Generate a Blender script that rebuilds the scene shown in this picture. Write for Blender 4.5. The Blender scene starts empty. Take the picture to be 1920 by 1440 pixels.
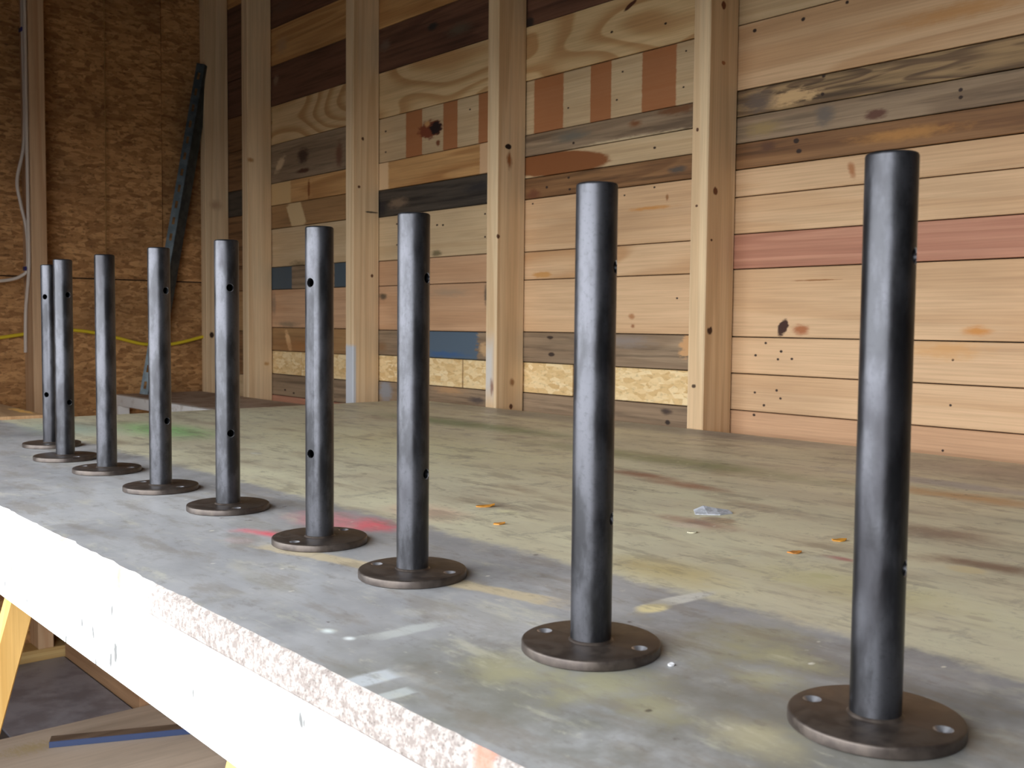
import bpy, bmesh, math, random
from mathutils import Matrix, Vector

# ------------------------------------------------------------------ camera, sky, exposure
SC = bpy.context.scene
COL = SC.collection
TH = 0.86                                   # table top height
CAM = Vector((0.0, 0.0, TH + 0.1926))
CR, CU, CW = Vector((0.65066, 0.75929, 0.00954)), Vector((-0.05028, 0.03055, 0.99827)), Vector((-0.75768, 0.65002, -0.05813))
FPX = 1951.44
cd = bpy.data.cameras.new('camera')
cam = bpy.data.objects.new('camera', cd)
COL.objects.link(cam)
rot = Matrix((CR, CU, -CW)).transposed().to_4x4()
cam.matrix_world = Matrix.Translation(CAM) @ rot
cd.sensor_fit = 'HORIZONTAL'; cd.sensor_width = 36.0; cd.lens = 36.0 * FPX / 1920.0
cd.clip_start = 0.02; cd.clip_end = 60
cd.dof.use_dof = True; cd.dof.focus_distance = 1.05; cd.dof.aperture_fstop = 22
SC.camera = cam

SKY = 9.2
wd = bpy.data.worlds.new('overcast_sky'); SC.world = wd; wd.use_nodes = True
bg = wd.node_tree.nodes['Background']
bg.inputs[0].default_value = (0.93, 0.97, 1.0, 1); bg.inputs[1].default_value = SKY

SC.view_settings.view_transform = 'Standard'; SC.view_settings.look = 'None'
SC.view_settings.gamma = 1.0; SC.view_settings.exposure = 0.0
SC.view_settings.use_curve_mapping = False
SC.cycles.use_denoising = True
SC.cycles.max_bounces = 6; SC.cycles.diffuse_bounces = 4
SC.cycles.use_adaptive_sampling = True; SC.cycles.adaptive_threshold = 0.025

# the open roller door in the left wall lets the daylight in
DOOR_X0, DOOR_X1, DOOR_Z1, DOOR_Y = -2.1, 0.25, 1.63, -0.16
pl = bpy.data.lights.new('door_daylight', 'AREA'); pl.shape = 'RECTANGLE'
pl.size = DOOR_X1 - DOOR_X0; pl.size_y = DOOR_Z1; pl.cycles.is_portal = True
po = bpy.data.objects.new('door_daylight', pl); COL.objects.link(po)
po.location = ((DOOR_X0 + DOOR_X1) / 2, DOOR_Y - 0.02, DOOR_Z1 / 2)
po.rotation_euler = (math.radians(90), 0, 0)

# ------------------------------------------------------------------ helpers
random.seed(7)
def ray(x, y): return CW + CR * ((x - 960) / FPX) - CU * ((y - 720) / FPX)
def on_y(x, y, Y): d = ray(x, y); return CAM + d * (Y / d.y)
def on_x(x, y, X): d = ray(x, y); return CAM + d * (X / d.x)
def on_z(x, y, Z): d = ray(x, y); return CAM + d * ((Z - CAM.z) / d.z)

def lin(c):
    def f(v):
        v /= 255.0
        return v / 12.92 if v <= 0.04045 else ((v + 0.055) / 1.055) ** 2.4
    return (f(c[0]), f(c[1]), f(c[2]), 1.0)

class Mat:
    """small builder for node materials"""
    def __init__(s, name, rough=0.6, metal=0.0, spec=0.5):
        s.m = bpy.data.materials.new(name); s.m.use_nodes = True
        s.t = s.m.node_tree; s.b = s.t.nodes['Principled BSDF']
        s.b.inputs['Roughness'].default_value = rough; s.b.inputs['Metallic'].default_value = metal
        s.b.inputs['Specular IOR Level'].default_value = spec
        s.pos = s.t.nodes.new('ShaderNodeNewGeometry').outputs['Position']
        s.sep = None
    def put(s, sock, v):
        if hasattr(v, 'is_output'): s.t.links.new(v, sock)
        else: sock.default_value = v
    def math(s, op, a, b=0.0, c=None):
        n = s.t.nodes.new('ShaderNodeMath'); n.operation = op
        s.put(n.inputs[0], a); s.put(n.inputs[1], b)
        if c is not None: s.put(n.inputs[2], c)
        return n.outputs[0]
    def xyz(s):
        if s.sep is None:
            n = s.t.nodes.new('ShaderNodeSeparateXYZ'); s.t.links.new(s.pos, n.inputs[0]); s.sep = n.outputs
        return s.sep
    def vec(s, x, y, z=0.0):
        n = s.t.nodes.new('ShaderNodeCombineXYZ')
        for i, v in enumerate((x, y, z)): s.put(n.inputs[i], v)
        return n.outputs[0]
    def noise(s, v, scale=1.0, detail=2.0, rough=0.5, dist=0.0):
        n = s.t.nodes.new('ShaderNodeTexNoise'); s.t.links.new(v, n.inputs['Vector'])
        n.inputs['Scale'].default_value = scale; n.inputs['Detail'].default_value = detail
        n.inputs['Roughness'].default_value = rough; n.inputs['Distortion'].default_value = dist
        return n.outputs[0]
    def vor(s, v, scale, rnd=1.0, out='Color'):
        n = s.t.nodes.new('ShaderNodeTexVoronoi'); s.t.links.new(v, n.inputs['Vector'])
        n.inputs['Scale'].default_value = scale; n.inputs['Randomness'].default_value = rnd
        return n.outputs[out]
    def mp(s, v, loc=(0, 0, 0), rz=0.0, sc=(1, 1, 1), typ='POINT'):
        n = s.t.nodes.new('ShaderNodeMapping'); n.vector_type = typ; s.t.links.new(v, n.inputs[0])
        n.inputs['Location'].default_value = loc; n.inputs['Rotation'].default_value = (0, 0, rz); n.inputs['Scale'].default_value = sc
        return n.outputs[0]
    def rng(s, v, a, b, c=0.0, d=1.0, smooth=True):
        n = s.t.nodes.new('ShaderNodeMapRange'); n.interpolation_type = 'SMOOTHSTEP' if smooth else 'LINEAR'
        s.put(n.inputs[0], v)
        for i, x in enumerate((a, b, c, d)): n.inputs[i + 1].default_value = x
        return n.outputs[0]
    def mix(s, f, a, b, mode='MIX'):
        n = s.t.nodes.new('ShaderNodeMix'); n.data_type = 'RGBA'; n.blend_type = mode
        s.put(n.inputs[0], f); s.put(n.inputs[6], a); s.put(n.inputs[7], b)
        return n.outputs[2]
    def blob(s, col, P, nz, c, rad, color, rz=0.0, soft=0.4, amp=0.6, k=1.0, rect=False):
        """mix a stain of its own shape into col: centre c, radii rad in the plane of P"""
        m = s.mp(P, (c[0], c[1], 0), rz, (max(rad[0], 1e-4), max(rad[1], 1e-4), 1), 'TEXTURE')
        if rect:
            a = s.t.nodes.new('ShaderNodeVectorMath'); a.operation = 'ABSOLUTE'; s.t.links.new(m, a.inputs[0])
            q = s.t.nodes.new('ShaderNodeSeparateXYZ'); s.t.links.new(a.outputs[0], q.inputs[0])
            d = s.math('MAXIMUM', q.outputs[0], q.outputs[1])
        else:
            a = s.t.nodes.new('ShaderNodeVectorMath'); a.operation = 'LENGTH'; s.t.links.new(m, a.inputs[0]); d = a.outputs['Value']
        d = s.math('MULTIPLY_ADD', nz, amp, d)
        f = s.rng(d, 1.0, max(1.0 - soft, 0.0), 0.0, k)
        return s.mix(f, col, color if hasattr(color, 'is_output') else lin(color))
    def bump(s, h, strength=0.3, dist=0.001):
        n = s.t.nodes.new('ShaderNodeBump'); n.inputs['Strength'].default_value = strength; n.inputs['Distance'].default_value = dist
        s.t.links.new(h, n.inputs['Height']); s.t.links.new(n.outputs[0], s.b.inputs['Normal'])
    def done(s, col, rough=None):
        s.put(s.b.inputs['Base Color'], col)
        if rough is not None: s.put(s.b.inputs['Roughness'], rough)
        return s.m

def wood(name, light, dark, axis='X', seed=0.0, ring=9.0, along=0.9, across=9.0, k=0.8, fibre=0.16, mott=0.25, blobs=(), rough=0.62, plane='XZ', weather=0.12):
    m = Mat(name, rough, 0, 0.3)
    x, y, z = m.xyz()
    if axis == 'X': a, c = x, (z if plane == 'XZ' else y)
    elif axis == 'Y': a, c = y, (x if plane == 'XY' else z)
    else: a, c = z, m.math('ADD', x, y)
    n = m.noise(m.vec(m.math('MULTIPLY', a, along), m.math('MULTIPLY', c, across), seed), 1.0, 1.5, 0.45)
    rg = m.math('FRACT', m.math('MULTIPLY', n, ring))
    rg = m.math('MULTIPLY', m.rng(rg, 0.25, 0.8), m.rng(rg, 1.0, 0.88))
    fb = m.noise(m.vec(m.math('MULTIPLY', a, 5.0), m.math('MULTIPLY', c, 300.0), seed), 1.0, 3.0, 0.6)
    mt = m.noise(m.vec(m.math('MULTIPLY', a, 2.2), m.math('MULTIPLY', c, 9.0), seed + 3.3), 1.0, 3.0, 0.55)
    col = m.mix(m.math('MULTIPLY', rg, k), lin(light), lin(dark))
    col = m.mix(m.rng(mt, 0.45, 0.75, 0, mott), col, lin(tuple(v * 0.72 for v in dark)))
    col = m.mix(m.math('MULTIPLY', m.rng(fb, 0.3, 0.75), fibre * 2), col, lin(tuple(v * 0.8 for v in dark)))
    st = m.noise(m.vec(m.math('MULTIPLY', a, 3.5), m.math('MULTIPLY', c, 75.0), seed + 9.1), 1.0, 4.0, 0.65)
    col = m.mix(m.rng(st, 0.46, 0.68, 0, weather), col, lin(tuple(v * 0.55 for v in dark)))
    col = m.mix(m.rng(st, 0.44, 0.28, 0, weather * 0.6), col, lin(tuple(min(v * 1.12, 240) for v in light)))
    if blobs:
        P = m.vec(x, z if plane == 'XZ' else y) if axis != 'Z' else m.vec(c, z)
        nz = m.math('SUBTRACT', m.noise(m.mp(P, (0, 0, 0), 0, (38, 120, 1) if axis != 'Z' else (120, 38, 1)), 1.0, 4.0, 0.65), 0.5); nz = m.math('MULTIPLY', nz, 1.9)
        for b in blobs:
            col = m.blob(col, P, nz, **b)
    m.bump(fb, 0.25, 0.0008)
    return m.done(col)

def osb(name, tones, seed=0.0, scale=1.0, plane='XZ', dark=0.0, ori=0.0, depth=0.5):
    m = Mat(name, 0.6, 0, 0.3)
    x, y, z = m.xyz()
    P = m.vec(x if plane == 'XZ' else y, z, seed)
    cols = None
    for i, (rz, sx, sy) in enumerate(((ori + 0.35, 26, 60), (ori - 0.6, 24, 66), (ori + 1.2, 30, 58), (ori - 0.15, 22, 74))):
        q = m.mp(P, (i * 1.7, i * 0.9, 0), rz, (sx * scale, sy * scale, 1))
        c = m.vor(q, 1.0)
        sp = m.t.nodes.new('ShaderNodeSeparateColor'); m.t.links.new(c, sp.inputs[0])
        r = m.t.nodes.new('ShaderNodeValToRGB'); r.color_ramp.interpolation = 'LINEAR'
        e = r.color_ramp.elements
        e[0].position = 0.0; e[0].color = lin(tones[0]); e[1].position = 1.0; e[1].color = lin(tones[2])
        k = e.new(0.5); k.color = lin(tones[1])
        m.t.links.new(sp.outputs[0], r.inputs[0])
        if cols is None: cols = r.outputs[0]; hgt = sp.outputs[1]
        else:
            f = m.rng(sp.outputs[1], 0.52, 0.56)
            cols = m.mix(f, cols, r.outputs[0]); hgt = m.mix(f, hgt, sp.outputs[2])
    fine = m.noise(m.mp(P, (0, 0, 0), ori, (75, 150, 1)), 1.0, 4.0, 0.65)
    cols = m.mix(m.rng(fine, 0.5, 0.75, 0, depth), cols, lin(tuple(v * 0.5 for v in tones[0])))
    if dark:
        nb = m.noise(P, 3.0, 3.0, 0.6)
        cols = m.mix(m.rng(nb, 0.45, 0.7, 0, dark), cols, lin(tuple(v * 0.62 for v in tones[0])))
    m.bump(fine, 0.3, 0.001)
    return m.done(cols)

def link(name, me, mat, parent=None, loc=None, rz=None):
    o = bpy.data.objects.new(name, me); COL.objects.link(o)
    if mat is not None and not me.materials: me.materials.append(mat)
    if parent is not None: o.parent = parent
    if loc is not None: o.location = loc
    if rz is not None: o.rotation_euler = (0, 0, rz)
    return o
def bm_mesh(bm, name, smooth=None):
    bmesh.ops.recalc_face_normals(bm, faces=bm.faces)
    me = bpy.data.meshes.new(name); bm.to_mesh(me); bm.free()
    if smooth is not None:
        for p in me.polygons: p.use_smooth = True
        me.set_sharp_from_angle(angle=math.radians(smooth))
    return me
def box_bm(x0, x1, y0, y1, z0, z1, bev=0.0, seg=1):
    bm = bmesh.new(); bmesh.ops.create_cube(bm, size=1.0)
    bmesh.ops.scale(bm, vec=(x1 - x0, y1 - y0, z1 - z0), verts=bm.verts)
    if bev: bmesh.ops.bevel(bm, geom=list(bm.edges), offset=bev, segments=seg, affect='EDGES', profile=0.5)
    return bm
def box(name, x0, x1, y0, y1, z0, z1, mat, parent=None, bev=0.0, seg=1):
    """axis-aligned block with its origin at its centre"""
    me = bm_mesh(box_bm(x0, x1, y0, y1, z0, z1, bev, seg), name)
    c = Vector(((x0 + x1) / 2, (y0 + y1) / 2, (z0 + z1) / 2))
    if parent is not None: c = c - parent.location
    return link(name, me, mat, parent, c)
def bar(name, p0, p1, w, d, mat, parent=None, bev=0.001, side=Vector((1, 0, 0))):
    """square-cut timber from p0 to p1, w wide along side, d deep"""
    p0, p1 = Vector(p0), Vector(p1); ax = (p1 - p0); L = ax.length; ax.normalize()
    s = (side - ax * side.dot(ax)).normalized(); t = ax.cross(s)
    bm = box_bm(-w / 2, w / 2, -d / 2, d / 2, -L / 2, L / 2, bev)
    M = Matrix((s, t, ax)).transposed()
    bmesh.ops.rotate(bm, cent=(0, 0, 0), matrix=M, verts=bm.verts)
    c = (p0 + p1) / 2
    if parent is not None: c = c - parent.location
    return link(name, bm_mesh(bm, name), mat, parent, c)
def tube_path(name, pts, r, mat, parent=None, n=8):
    """swept round cable through a smooth run of points"""
    P = [Vector(p) for p in pts]; S = []
    for i in range(len(P) - 1):
        a, b, c, d = P[max(i - 1, 0)], P[i], P[i + 1], P[min(i + 2, len(P) - 1)]
        for k in range(8):
            t = k / 8
            S.append(0.5 * ((2 * b) + (c - a) * t + (2 * a - 5 * b + 4 * c - d) * t * t + (3 * b - a - 3 * c + d) * t ** 3))
    S.append(P[-1])
    bm = bmesh.new(); rings = []
    o = S[0].copy()
    for i, p in enumerate(S):
        tg = (S[min(i + 1, len(S) - 1)] - S[max(i - 1, 0)]).normalized()
        u = tg.cross(Vector((0.31, 0.17, 0.93))); u = u.normalized() if u.length > 1e-4 else tg.orthogonal().normalized()
        v = tg.cross(u)
        rings.append([bm.verts.new(p - o + (u * math.cos(2 * math.pi * j / n) + v * math.sin(2 * math.pi * j / n)) * r) for j in range(n)])
    for A, B in zip(rings, rings[1:]):
        for j in range(n): bm.faces.new((A[j], A[(j + 1) % n], B[(j + 1) % n], B[j]))
    bm.faces.new(rings[0]); bm.faces.new(rings[-1])
    loc = o - parent.location if parent is not None else o
    return link(name, bm_mesh(bm, name, 40), mat, parent, loc)
def lathe(prof, n=64):
    bm = bmesh.new(); rings = []
    for r, z in prof:
        if r < 1e-6: rings.append([bm.verts.new((0, 0, z))])
        else: rings.append([bm.verts.new((r * math.cos(2 * math.pi * j / n), r * math.sin(2 * math.pi * j / n), z)) for j in range(n)])
    for A, B in zip(rings, rings[1:]):
        for j in range(n):
            k = (j + 1) % n
            if len(A) == 1 and len(B) == 1: continue
            if len(A) == 1: bm.faces.new((A[0], B[j], B[k]))
            elif len(B) == 1: bm.faces.new((A[j], A[k], B[0]))
            else: bm.faces.new((A[j], A[k], B[k], B[j]))
    return bm
def carve(me, cutters, name, ang=35):
    """mesh minus cutter meshes (boolean, applied)"""
    a = bpy.data.objects.new(name, me); COL.objects.link(a); tmp = [a]
    for c in cutters:
        o = bpy.data.objects.new('cutter', c); COL.objects.link(o); tmp.append(o)
        md = a.modifiers.new('cut', 'BOOLEAN'); md.operation = 'DIFFERENCE'; md.solver = 'EXACT'; md.object = o
    dg = bpy.context.evaluated_depsgraph_get(); dg.update()
    out = bpy.data.meshes.new_from_object(a.evaluated_get(dg)); out.name = name
    for o in tmp: bpy.data.objects.remove(o)
    for p in out.polygons: p.use_smooth = True
    out.set_sharp_from_angle(angle=math.radians(ang))
    return out
def empty(name, loc, rz=0.0):
    o = bpy.data.objects.new(name, None); COL.objects.link(o); o.location = loc; o.rotation_euler = (0, 0, rz)
    o.empty_display_size = 0.05
    return o
def tag(o, label, cat, group=None):
    o['label'] = label; o['category'] = cat
    if group: o['group'] = group
    return o
def struct(o, label=None):
    o['kind'] = 'structure'
    if label: o['label'] = label
    return o

# ------------------------------------------------------------------ shell of the workshop
STUD_Y = 1.5157; PLANK_Y = STUD_Y + 0.084; WALL_X = -3.41; CEIL = 2.65
ROOM_X1 = 2.6

mc = Mat('concrete', 0.5)
nzc = mc.noise(mc.pos, 2.5, 4.0, 0.6)
floor_mat = mc.done(mc.mix(mc.rng(nzc, 0.35, 0.7), lin((108, 102, 100)), lin((70, 64, 62))))
struct(box('floor', WALL_X - 0.15, ROOM_X1, DOOR_Y - 0.15, PLANK_Y + 0.1, -0.1, 0.0, floor_mat), 'dark worn concrete workshop floor')
md_ = Mat('driveway', 0.9)
struct(box('ground', -60, 60, DOOR_Y - 80, DOOR_Y - 0.16, -0.12, -0.02, md_.done(lin((98, 96, 93)))), 'dark asphalt ground outside the open door')  # unseen asphalt ground, kept dark to limit bounce light through the door
ceil_mat = osb('ceiling_board', ((62, 46, 32), (76, 58, 42), (90, 70, 50)), 5.0, 0.8, dark=0.3)
struct(box('ceiling', WALL_X - 0.15, ROOM_X1, DOOR_Y - 0.15, PLANK_Y + 0.1, CEIL, CEIL + 0.1, ceil_mat), 'dim boarded workshop ceiling')
plain_wall = wood('plain_boarding', (98, 74, 54), (76, 54, 38), 'X', 4.0)
wl = struct(box('wall_left', DOOR_X1, ROOM_X1, DOOR_Y - 0.15, DOOR_Y, 0, CEIL, plain_wall), 'boarded wall around the open roller door')
box('jamb', WALL_X - 0.15, DOOR_X0, DOOR_Y - 0.15, DOOR_Y, 0, CEIL, plain_wall, wl)
box('header', DOOR_X0, DOOR_X1, DOOR_Y - 0.15, DOOR_Y, DOOR_Z1, CEIL, plain_wall, wl)
struct(box('wall_front', ROOM_X1, ROOM_X1 + 0.1, DOOR_Y - 0.15, PLANK_Y + 0.1, 0, CEIL, plain_wall), 'plain boarded wall behind the camera')

# ---- far wall of oriented strand board with its stud
osb_wall_mats = [osb('strand_board_sheet', ((146, 102, 62), (178, 130, 82), (204, 154, 102)), s, 1.45, 'YZ', 0.5, 0.1, 0.75) for s in (0.0, 4.2, 8.4, 11.7)]
dark_back = Mat('dark_brown_sheathing', 0.9).done(lin((48, 34, 26)))  # plain dark brown sheathing behind the boards
wb = struct(box('wall_back', WALL_X - 0.12, WALL_X - 0.016, DOOR_Y - 0.15, PLANK_Y + 0.1, 0, CEIL, dark_back), 'far wall sheeted in rough brown strand board')
ys = on_x(305, 400, WALL_X).y; zs = on_x(217, 524, WALL_X).z
YE = PLANK_Y + 0.08
for i, (y0, y1, z0, z1, dx) in enumerate(((DOOR_Y, ys - 0.0015, 0, zs - 0.002, 0.0), (ys + 0.0015, YE, 0, zs - 0.002, -0.002), (DOOR_Y, ys - 0.0015, zs + 0.002, CEIL, 0.001), (ys + 0.0015, YE, zs + 0.002, CEIL, -0.006))):
    box('panel', WALL_X - 0.016, WALL_X + dx, y0, y1, z0, z1, osb_wall_mats[i], wb, 0.0008)
def stud_mat(seed, blobs=(), light=(230, 201, 162), dark=(206, 168, 126)):
    return wood('stud_pine_%d' % seed, light, dark, 'Z', seed * 2.7, 7.0, 0.35, 14.0, 0.55, 0.12, 0.12, blobs)
y0 = on_x(62, 600, WALL_X + 0.09).y
box('stud', WALL_X + 0.0015, WALL_X + 0.09, y0, y0 + 0.045, 0.04, CEIL, stud_mat(1, light=(206, 170, 134), dark=(180, 136, 98)), wb, 0.002)
box('stud', WALL_X + 0.0015, WALL_X + 0.09, y0 - 0.62, y0 - 0.575, 0.04, CEIL, stud_mat(2), wb, 0.002)
box('sill_plate', WALL_X + 0.0015, WALL_X + 0.09, DOOR_Y, STUD_Y, 0.0, 0.04, wood('sill_pine', (204, 172, 116), (184, 148, 94), 'Y', 6.0, plane='YZ'), wb, 0.002)

# ---- the plank wall: reclaimed boards nailed behind pine studs
wr = struct(box('wall_right', WALL_X, ROOM_X1, PLANK_Y + 0.026, PLANK_Y + 0.1, 0, CEIL, dark_back), 'long wall of mixed reclaimed planks between pine studs')
SX = [-3.4019, -3.0919, -2.4710, -1.8618, -1.2633, -0.632, -0.022, 0.588, 1.198, 1.808]   # left edge of each stud
SW = 0.038
def wxz(x, y): p = on_y(x, y, PLANK_Y); return (p.x, p.z)
KN = {'pine': ((217, 180, 141), (190, 145, 102)), 'pale': ((208, 180, 142), (184, 150, 110)), 'honey': ((204, 156, 102), (166, 114, 66)),
      'gray': ((158, 134, 108), (122, 98, 76)), 'brown': ((146, 106, 70), (108, 72, 44)), 'dark': ((116, 80, 62), (84, 55, 43)),
      'char': ((84, 74, 64), (50, 44, 40)), 'red': ((192, 138, 112), (164, 108, 86)), 'rough': ((164, 134, 96), (108, 84, 62)),
      'pink': ((204, 162, 126), (178, 132, 94)), 'tan': ((176, 136, 92), (142, 102, 66)), 'bold': ((226, 194, 146), (188, 140, 90))}
def B(px, py, rx, ry, color, **k):
    c = wxz(px, py); e = wxz(px + rx, py); g = wxz(px, py + ry)
    return dict(c=c, rad=(abs(e[0] - c[0]), abs(g[1] - c[1])), color=color, **k)
def holes(*pts, r=4.0): return [B(x, y, r * 0.8, r * 0.75, (52, 36, 28), soft=0.5, amp=0.5) for x, y in pts]
def stripes(y0, y1, *xs, color=(158, 92, 48)):
    return [B((a + b) / 2, (y0 + y1) / 2, (b - a) / 2, abs(y1 - y0) * 2, color, rect=True, soft=0.09, amp=0.06, k=0.85) for a, b in xs]
BG = dict(ring=13.0, along=1.5, across=5.0, k=0.8)       # bold flat-sawn figure
FG = dict(ring=5.0, along=0.5, across=12.0, k=0.35)     # quiet straight grain
bays = {}
# each row: lower edge of the board in the photograph's frame at the bay's measuring column, tone, figure, marks
bays[4] = (1400, [
    (44, 'pale', FG, ()), (167, 'pine', dict(ring=6, along=0.5, across=11, k=0.6), holes((1415, 57), (1506, 36), (1588, 4), r=6) + [B(1800, 20, 220, 22, (186, 130, 66), soft=0.9, k=0.6)]),
    (217, 'rough', dict(ring=10, along=3.0, across=20, k=0.9), [B(1475, 183, 70, 18, (204, 168, 122), soft=0.6, amp=1.2, k=0.9), B(1420, 190, 45, 30, (104, 88, 76), soft=0.8, amp=0.8)] + holes((1543, 142), (1541, 176), r=6)),
    (267, 'gray', dict(ring=6, along=1.0, across=14, k=0.6), [B(1642, 214, 28, 14, (100, 66, 52), soft=0.6), B(1545, 215, 26, 30, (110, 98, 88), soft=0.8), B(1430, 240, 50, 20, (148, 124, 84), soft=0.9)] + holes((1800, 168), (1800, 182), r=7)),
    (316, 'brown', dict(ring=6, along=0.8, across=14, k=0.7), [B(1770, 238, 40, 14, (92, 56, 40), soft=0.8), B(1438, 275, 22, 14, (92, 62, 44), soft=0.8), B(1700, 250, 150, 18, (172, 122, 68), soft=0.9)] + holes((1492, 264), (1497, 283), r=8)),
    (368, 'pine', FG, [B(1596, 318, 9, 24, (170, 116, 76), soft=0.8, rz=0.3)]), (438, 'pine', FG, [B(1423, 345, 6, 20, (178, 128, 86), soft=0.8)]),
    (504, 'red', dict(ring=9, along=0.5, across=22, k=0.6), ()),
    (632, 'pine', dict(ring=4, along=0.6, across=7, k=0.35), [B(1466, 614, 10, 20, (62, 36, 26), soft=0.3, rz=-0.5, amp=0.5), B(1500, 618, 22, 13, (166, 104, 66), soft=0.7), B(1530, 525, 60, 2, (150, 104, 64), soft=0.6), B(1830, 620, 40, 14, (196, 134, 70), soft=0.9)]),
    (701, 'pine', FG, holes((1416, 666), (1435, 643), (1464, 659), (1458, 674), (1484, 673), (1786, 675)) + [B(1770, 655, 120, 30, (206, 152, 92), soft=1.0, k=0.7)]),
    (770.7, 'pine', FG, holes((1414, 736), (1455, 732), (1462, 747), (1431, 760), (1781, 760))),
    (900, 'pink', dict(ring=3, along=1.2, across=8, k=0.4), holes((1412, 778), (1766, 845)))])
bays[3] = (1000, [
    (46.5, 'dark', dict(ring=5, along=0.8, across=10, k=0.6), [B(993, 42, 10, 16, (52, 42, 38), soft=0.7)]),
    (149, 'bold', BG, [B(1182, 10, 14, 5, (80, 44, 28), rz=0.4, soft=0.4)] + holes((1248, 44), (1147, 60))),
    (251, 'pale', FG, stripes(149, 251, (998, 1056), (1104, 1145), (1199, 1267)) + holes((1064, 202), (1155, 187), (1166, 134), (1285, 95), (1280, 163), r=3)),
    (292, 'gray', dict(ring=4, along=1.4, across=10, k=0.6), [B(1180, 262, 160, 9, (206, 184, 150), soft=0.8, rz=0.0), B(1070, 255, 50, 16, (112, 104, 92), soft=0.9), B(1270, 205, 60, 14, (112, 74, 46), soft=0.8), B(1190, 232, 18, 10, (122, 78, 46), soft=0.8)] + holes((1075, 268))),
    (333, 'pale', dict(ring=4, along=0.8, across=12, k=0.4), [B(1040, 307, 110, 24, (134, 82, 46), soft=0.14, amp=0.1, rz=-0.05), B(1270, 300, 80, 8, (150, 132, 104), soft=0.9)] + holes((1227, 277))),
    (372.5, 'brown', dict(ring=5, along=1.2, across=12, k=0.5), [B(1270, 318, 24, 10, (88, 76, 66), soft=0.8), B(1000, 365, 18, 14, (110, 66, 44), soft=0.8)] + holes((1066, 333), (1068, 355), (1025, 351), r=4)),
    (471.5, 'pine', FG, [B(1218, 390, 60, 5, (190, 134, 76), soft=0.8), B(1250, 370, 4, 9, (150, 104, 66), soft=0.7)] + holes((1226, 351), (1170, 366), (998, 382), r=3)),
    (524.5, 'pine', dict(ring=4, along=1.6, across=8, k=0.9), [B(1015, 515, 22, 7, (190, 140, 84), soft=0.5)]),
    (622.5, 'pine', dict(ring=3, along=0.5, across=8, k=0.4), [B(1184, 593, 8, 8, (170, 120, 80), soft=0.8), B(1186, 611, 5, 5, (150, 100, 66), soft=0.8)] + holes((1269, 559), r=3)),
    (679.5, 'gray', dict(ring=4, along=1.0, across=10, k=0.5), [B(1032, 633, 8, 4, (60, 46, 38), soft=0.4), B(1033, 664, 7, 5, (60, 46, 38), soft=0.4), B(1290, 650, 20, 30, (196, 150, 104), soft=0.5, amp=1.2), B(1170, 640, 80, 18, (136, 122, 112), soft=1.0)]),
    (737.7, 'osb', None, ()), (860, 'gray', dict(ring=3, along=1.2, across=8, k=0.4), [B(1248, 772, 14, 10, (70, 56, 48), soft=0.8), B(1250, 792, 6, 7, (56, 44, 38), soft=0.6)])])
bays[2] = (730, [
    (48, 'honey', dict(ring=6, along=1.4, across=9, k=0.6), ()),
    (131, 'dark', dict(ring=6, along=0.8, across=14, k=0.7), [B(811, 50, 14, 10, (48, 44, 42), soft=0.7), B(860, 55, 34, 18, (92, 78, 64), soft=0.9), B(722, 85, 14, 16, (104, 84, 72), soft=0.8)]),
    (218.5, 'bold', BG, ()),
    (302.4, 'pale', FG, stripes(218, 302, (759, 791), (829, 857), (895, 925), color=(160, 94, 50)) + [B(806, 242, 26, 19, (120, 62, 40), soft=0.3), B(815, 240, 14, 14, (38, 26, 26), soft=0.4, amp=1.0), B(800, 232, 7, 7, (190, 142, 92), soft=0.6), B(820, 268, 5, 8, (120, 70, 42), soft=0.6)] + holes((722, 246), (722, 285), (880, 205), r=3)),
    (354.4, 'honey', dict(ring=5, along=1.0, across=10, k=0.7), [B(712, 335, 18, 60, (214, 180, 140), rect=True, soft=0.2, amp=0.1), B(912, 290, 14, 60, (210, 170, 130), rect=True, soft=0.2, amp=0.1)]),
    (405, 'char', dict(ring=4, along=1.2, across=8, k=0.5), [B(745, 380, 25, 14, (116, 96, 78), soft=0.8), B(895, 350, 40, 14, (48, 44, 44), soft=0.9), B(715, 390, 14, 20, (44, 40, 40), soft=0.8)]),
    (488.4, 'pale', FG, [B(818, 475, 14, 9, (120, 104, 76), soft=0.8)] + holes((909, 401), (909, 444), (744, 420), (744, 459), (819, 422), (830, 422), r=3)),
    (535.8, 'pink', FG, ()), (619, 'pink', dict(ring=5, along=0.8, across=10, k=0.4), [B(840, 548, 60, 14, (158, 134, 110), soft=1.0, k=0.7), B(717, 556, 10, 10, (96, 80, 62), soft=0.8), B(910, 552, 5, 30, (110, 92, 76), soft=0.8)]),
    (666.4, 'gray', dict(ring=4, along=1.4, across=12, k=0.6), [B(842, 646, 56, 60, (84, 98, 112), rect=True, soft=0.12, amp=0.35), B(830, 664, 60, 8, (66, 92, 128), soft=0.8, amp=0.8), B(907, 655, 12, 16, (188, 152, 112), soft=0.6), B(715, 650, 14, 14, (128, 98, 70), soft=0.8)]),
    (716.2, 'osb', None, ()), (860, 'gray', dict(ring=3, along=1.2, across=8, k=0.4), [B(722, 732, 16, 26, (138, 136, 138), soft=0.6), B(892, 750, 24, 10, (84, 72, 66), soft=0.9), B(840, 730, 44, 14, (174, 136, 98), soft=0.9)])])
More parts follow.
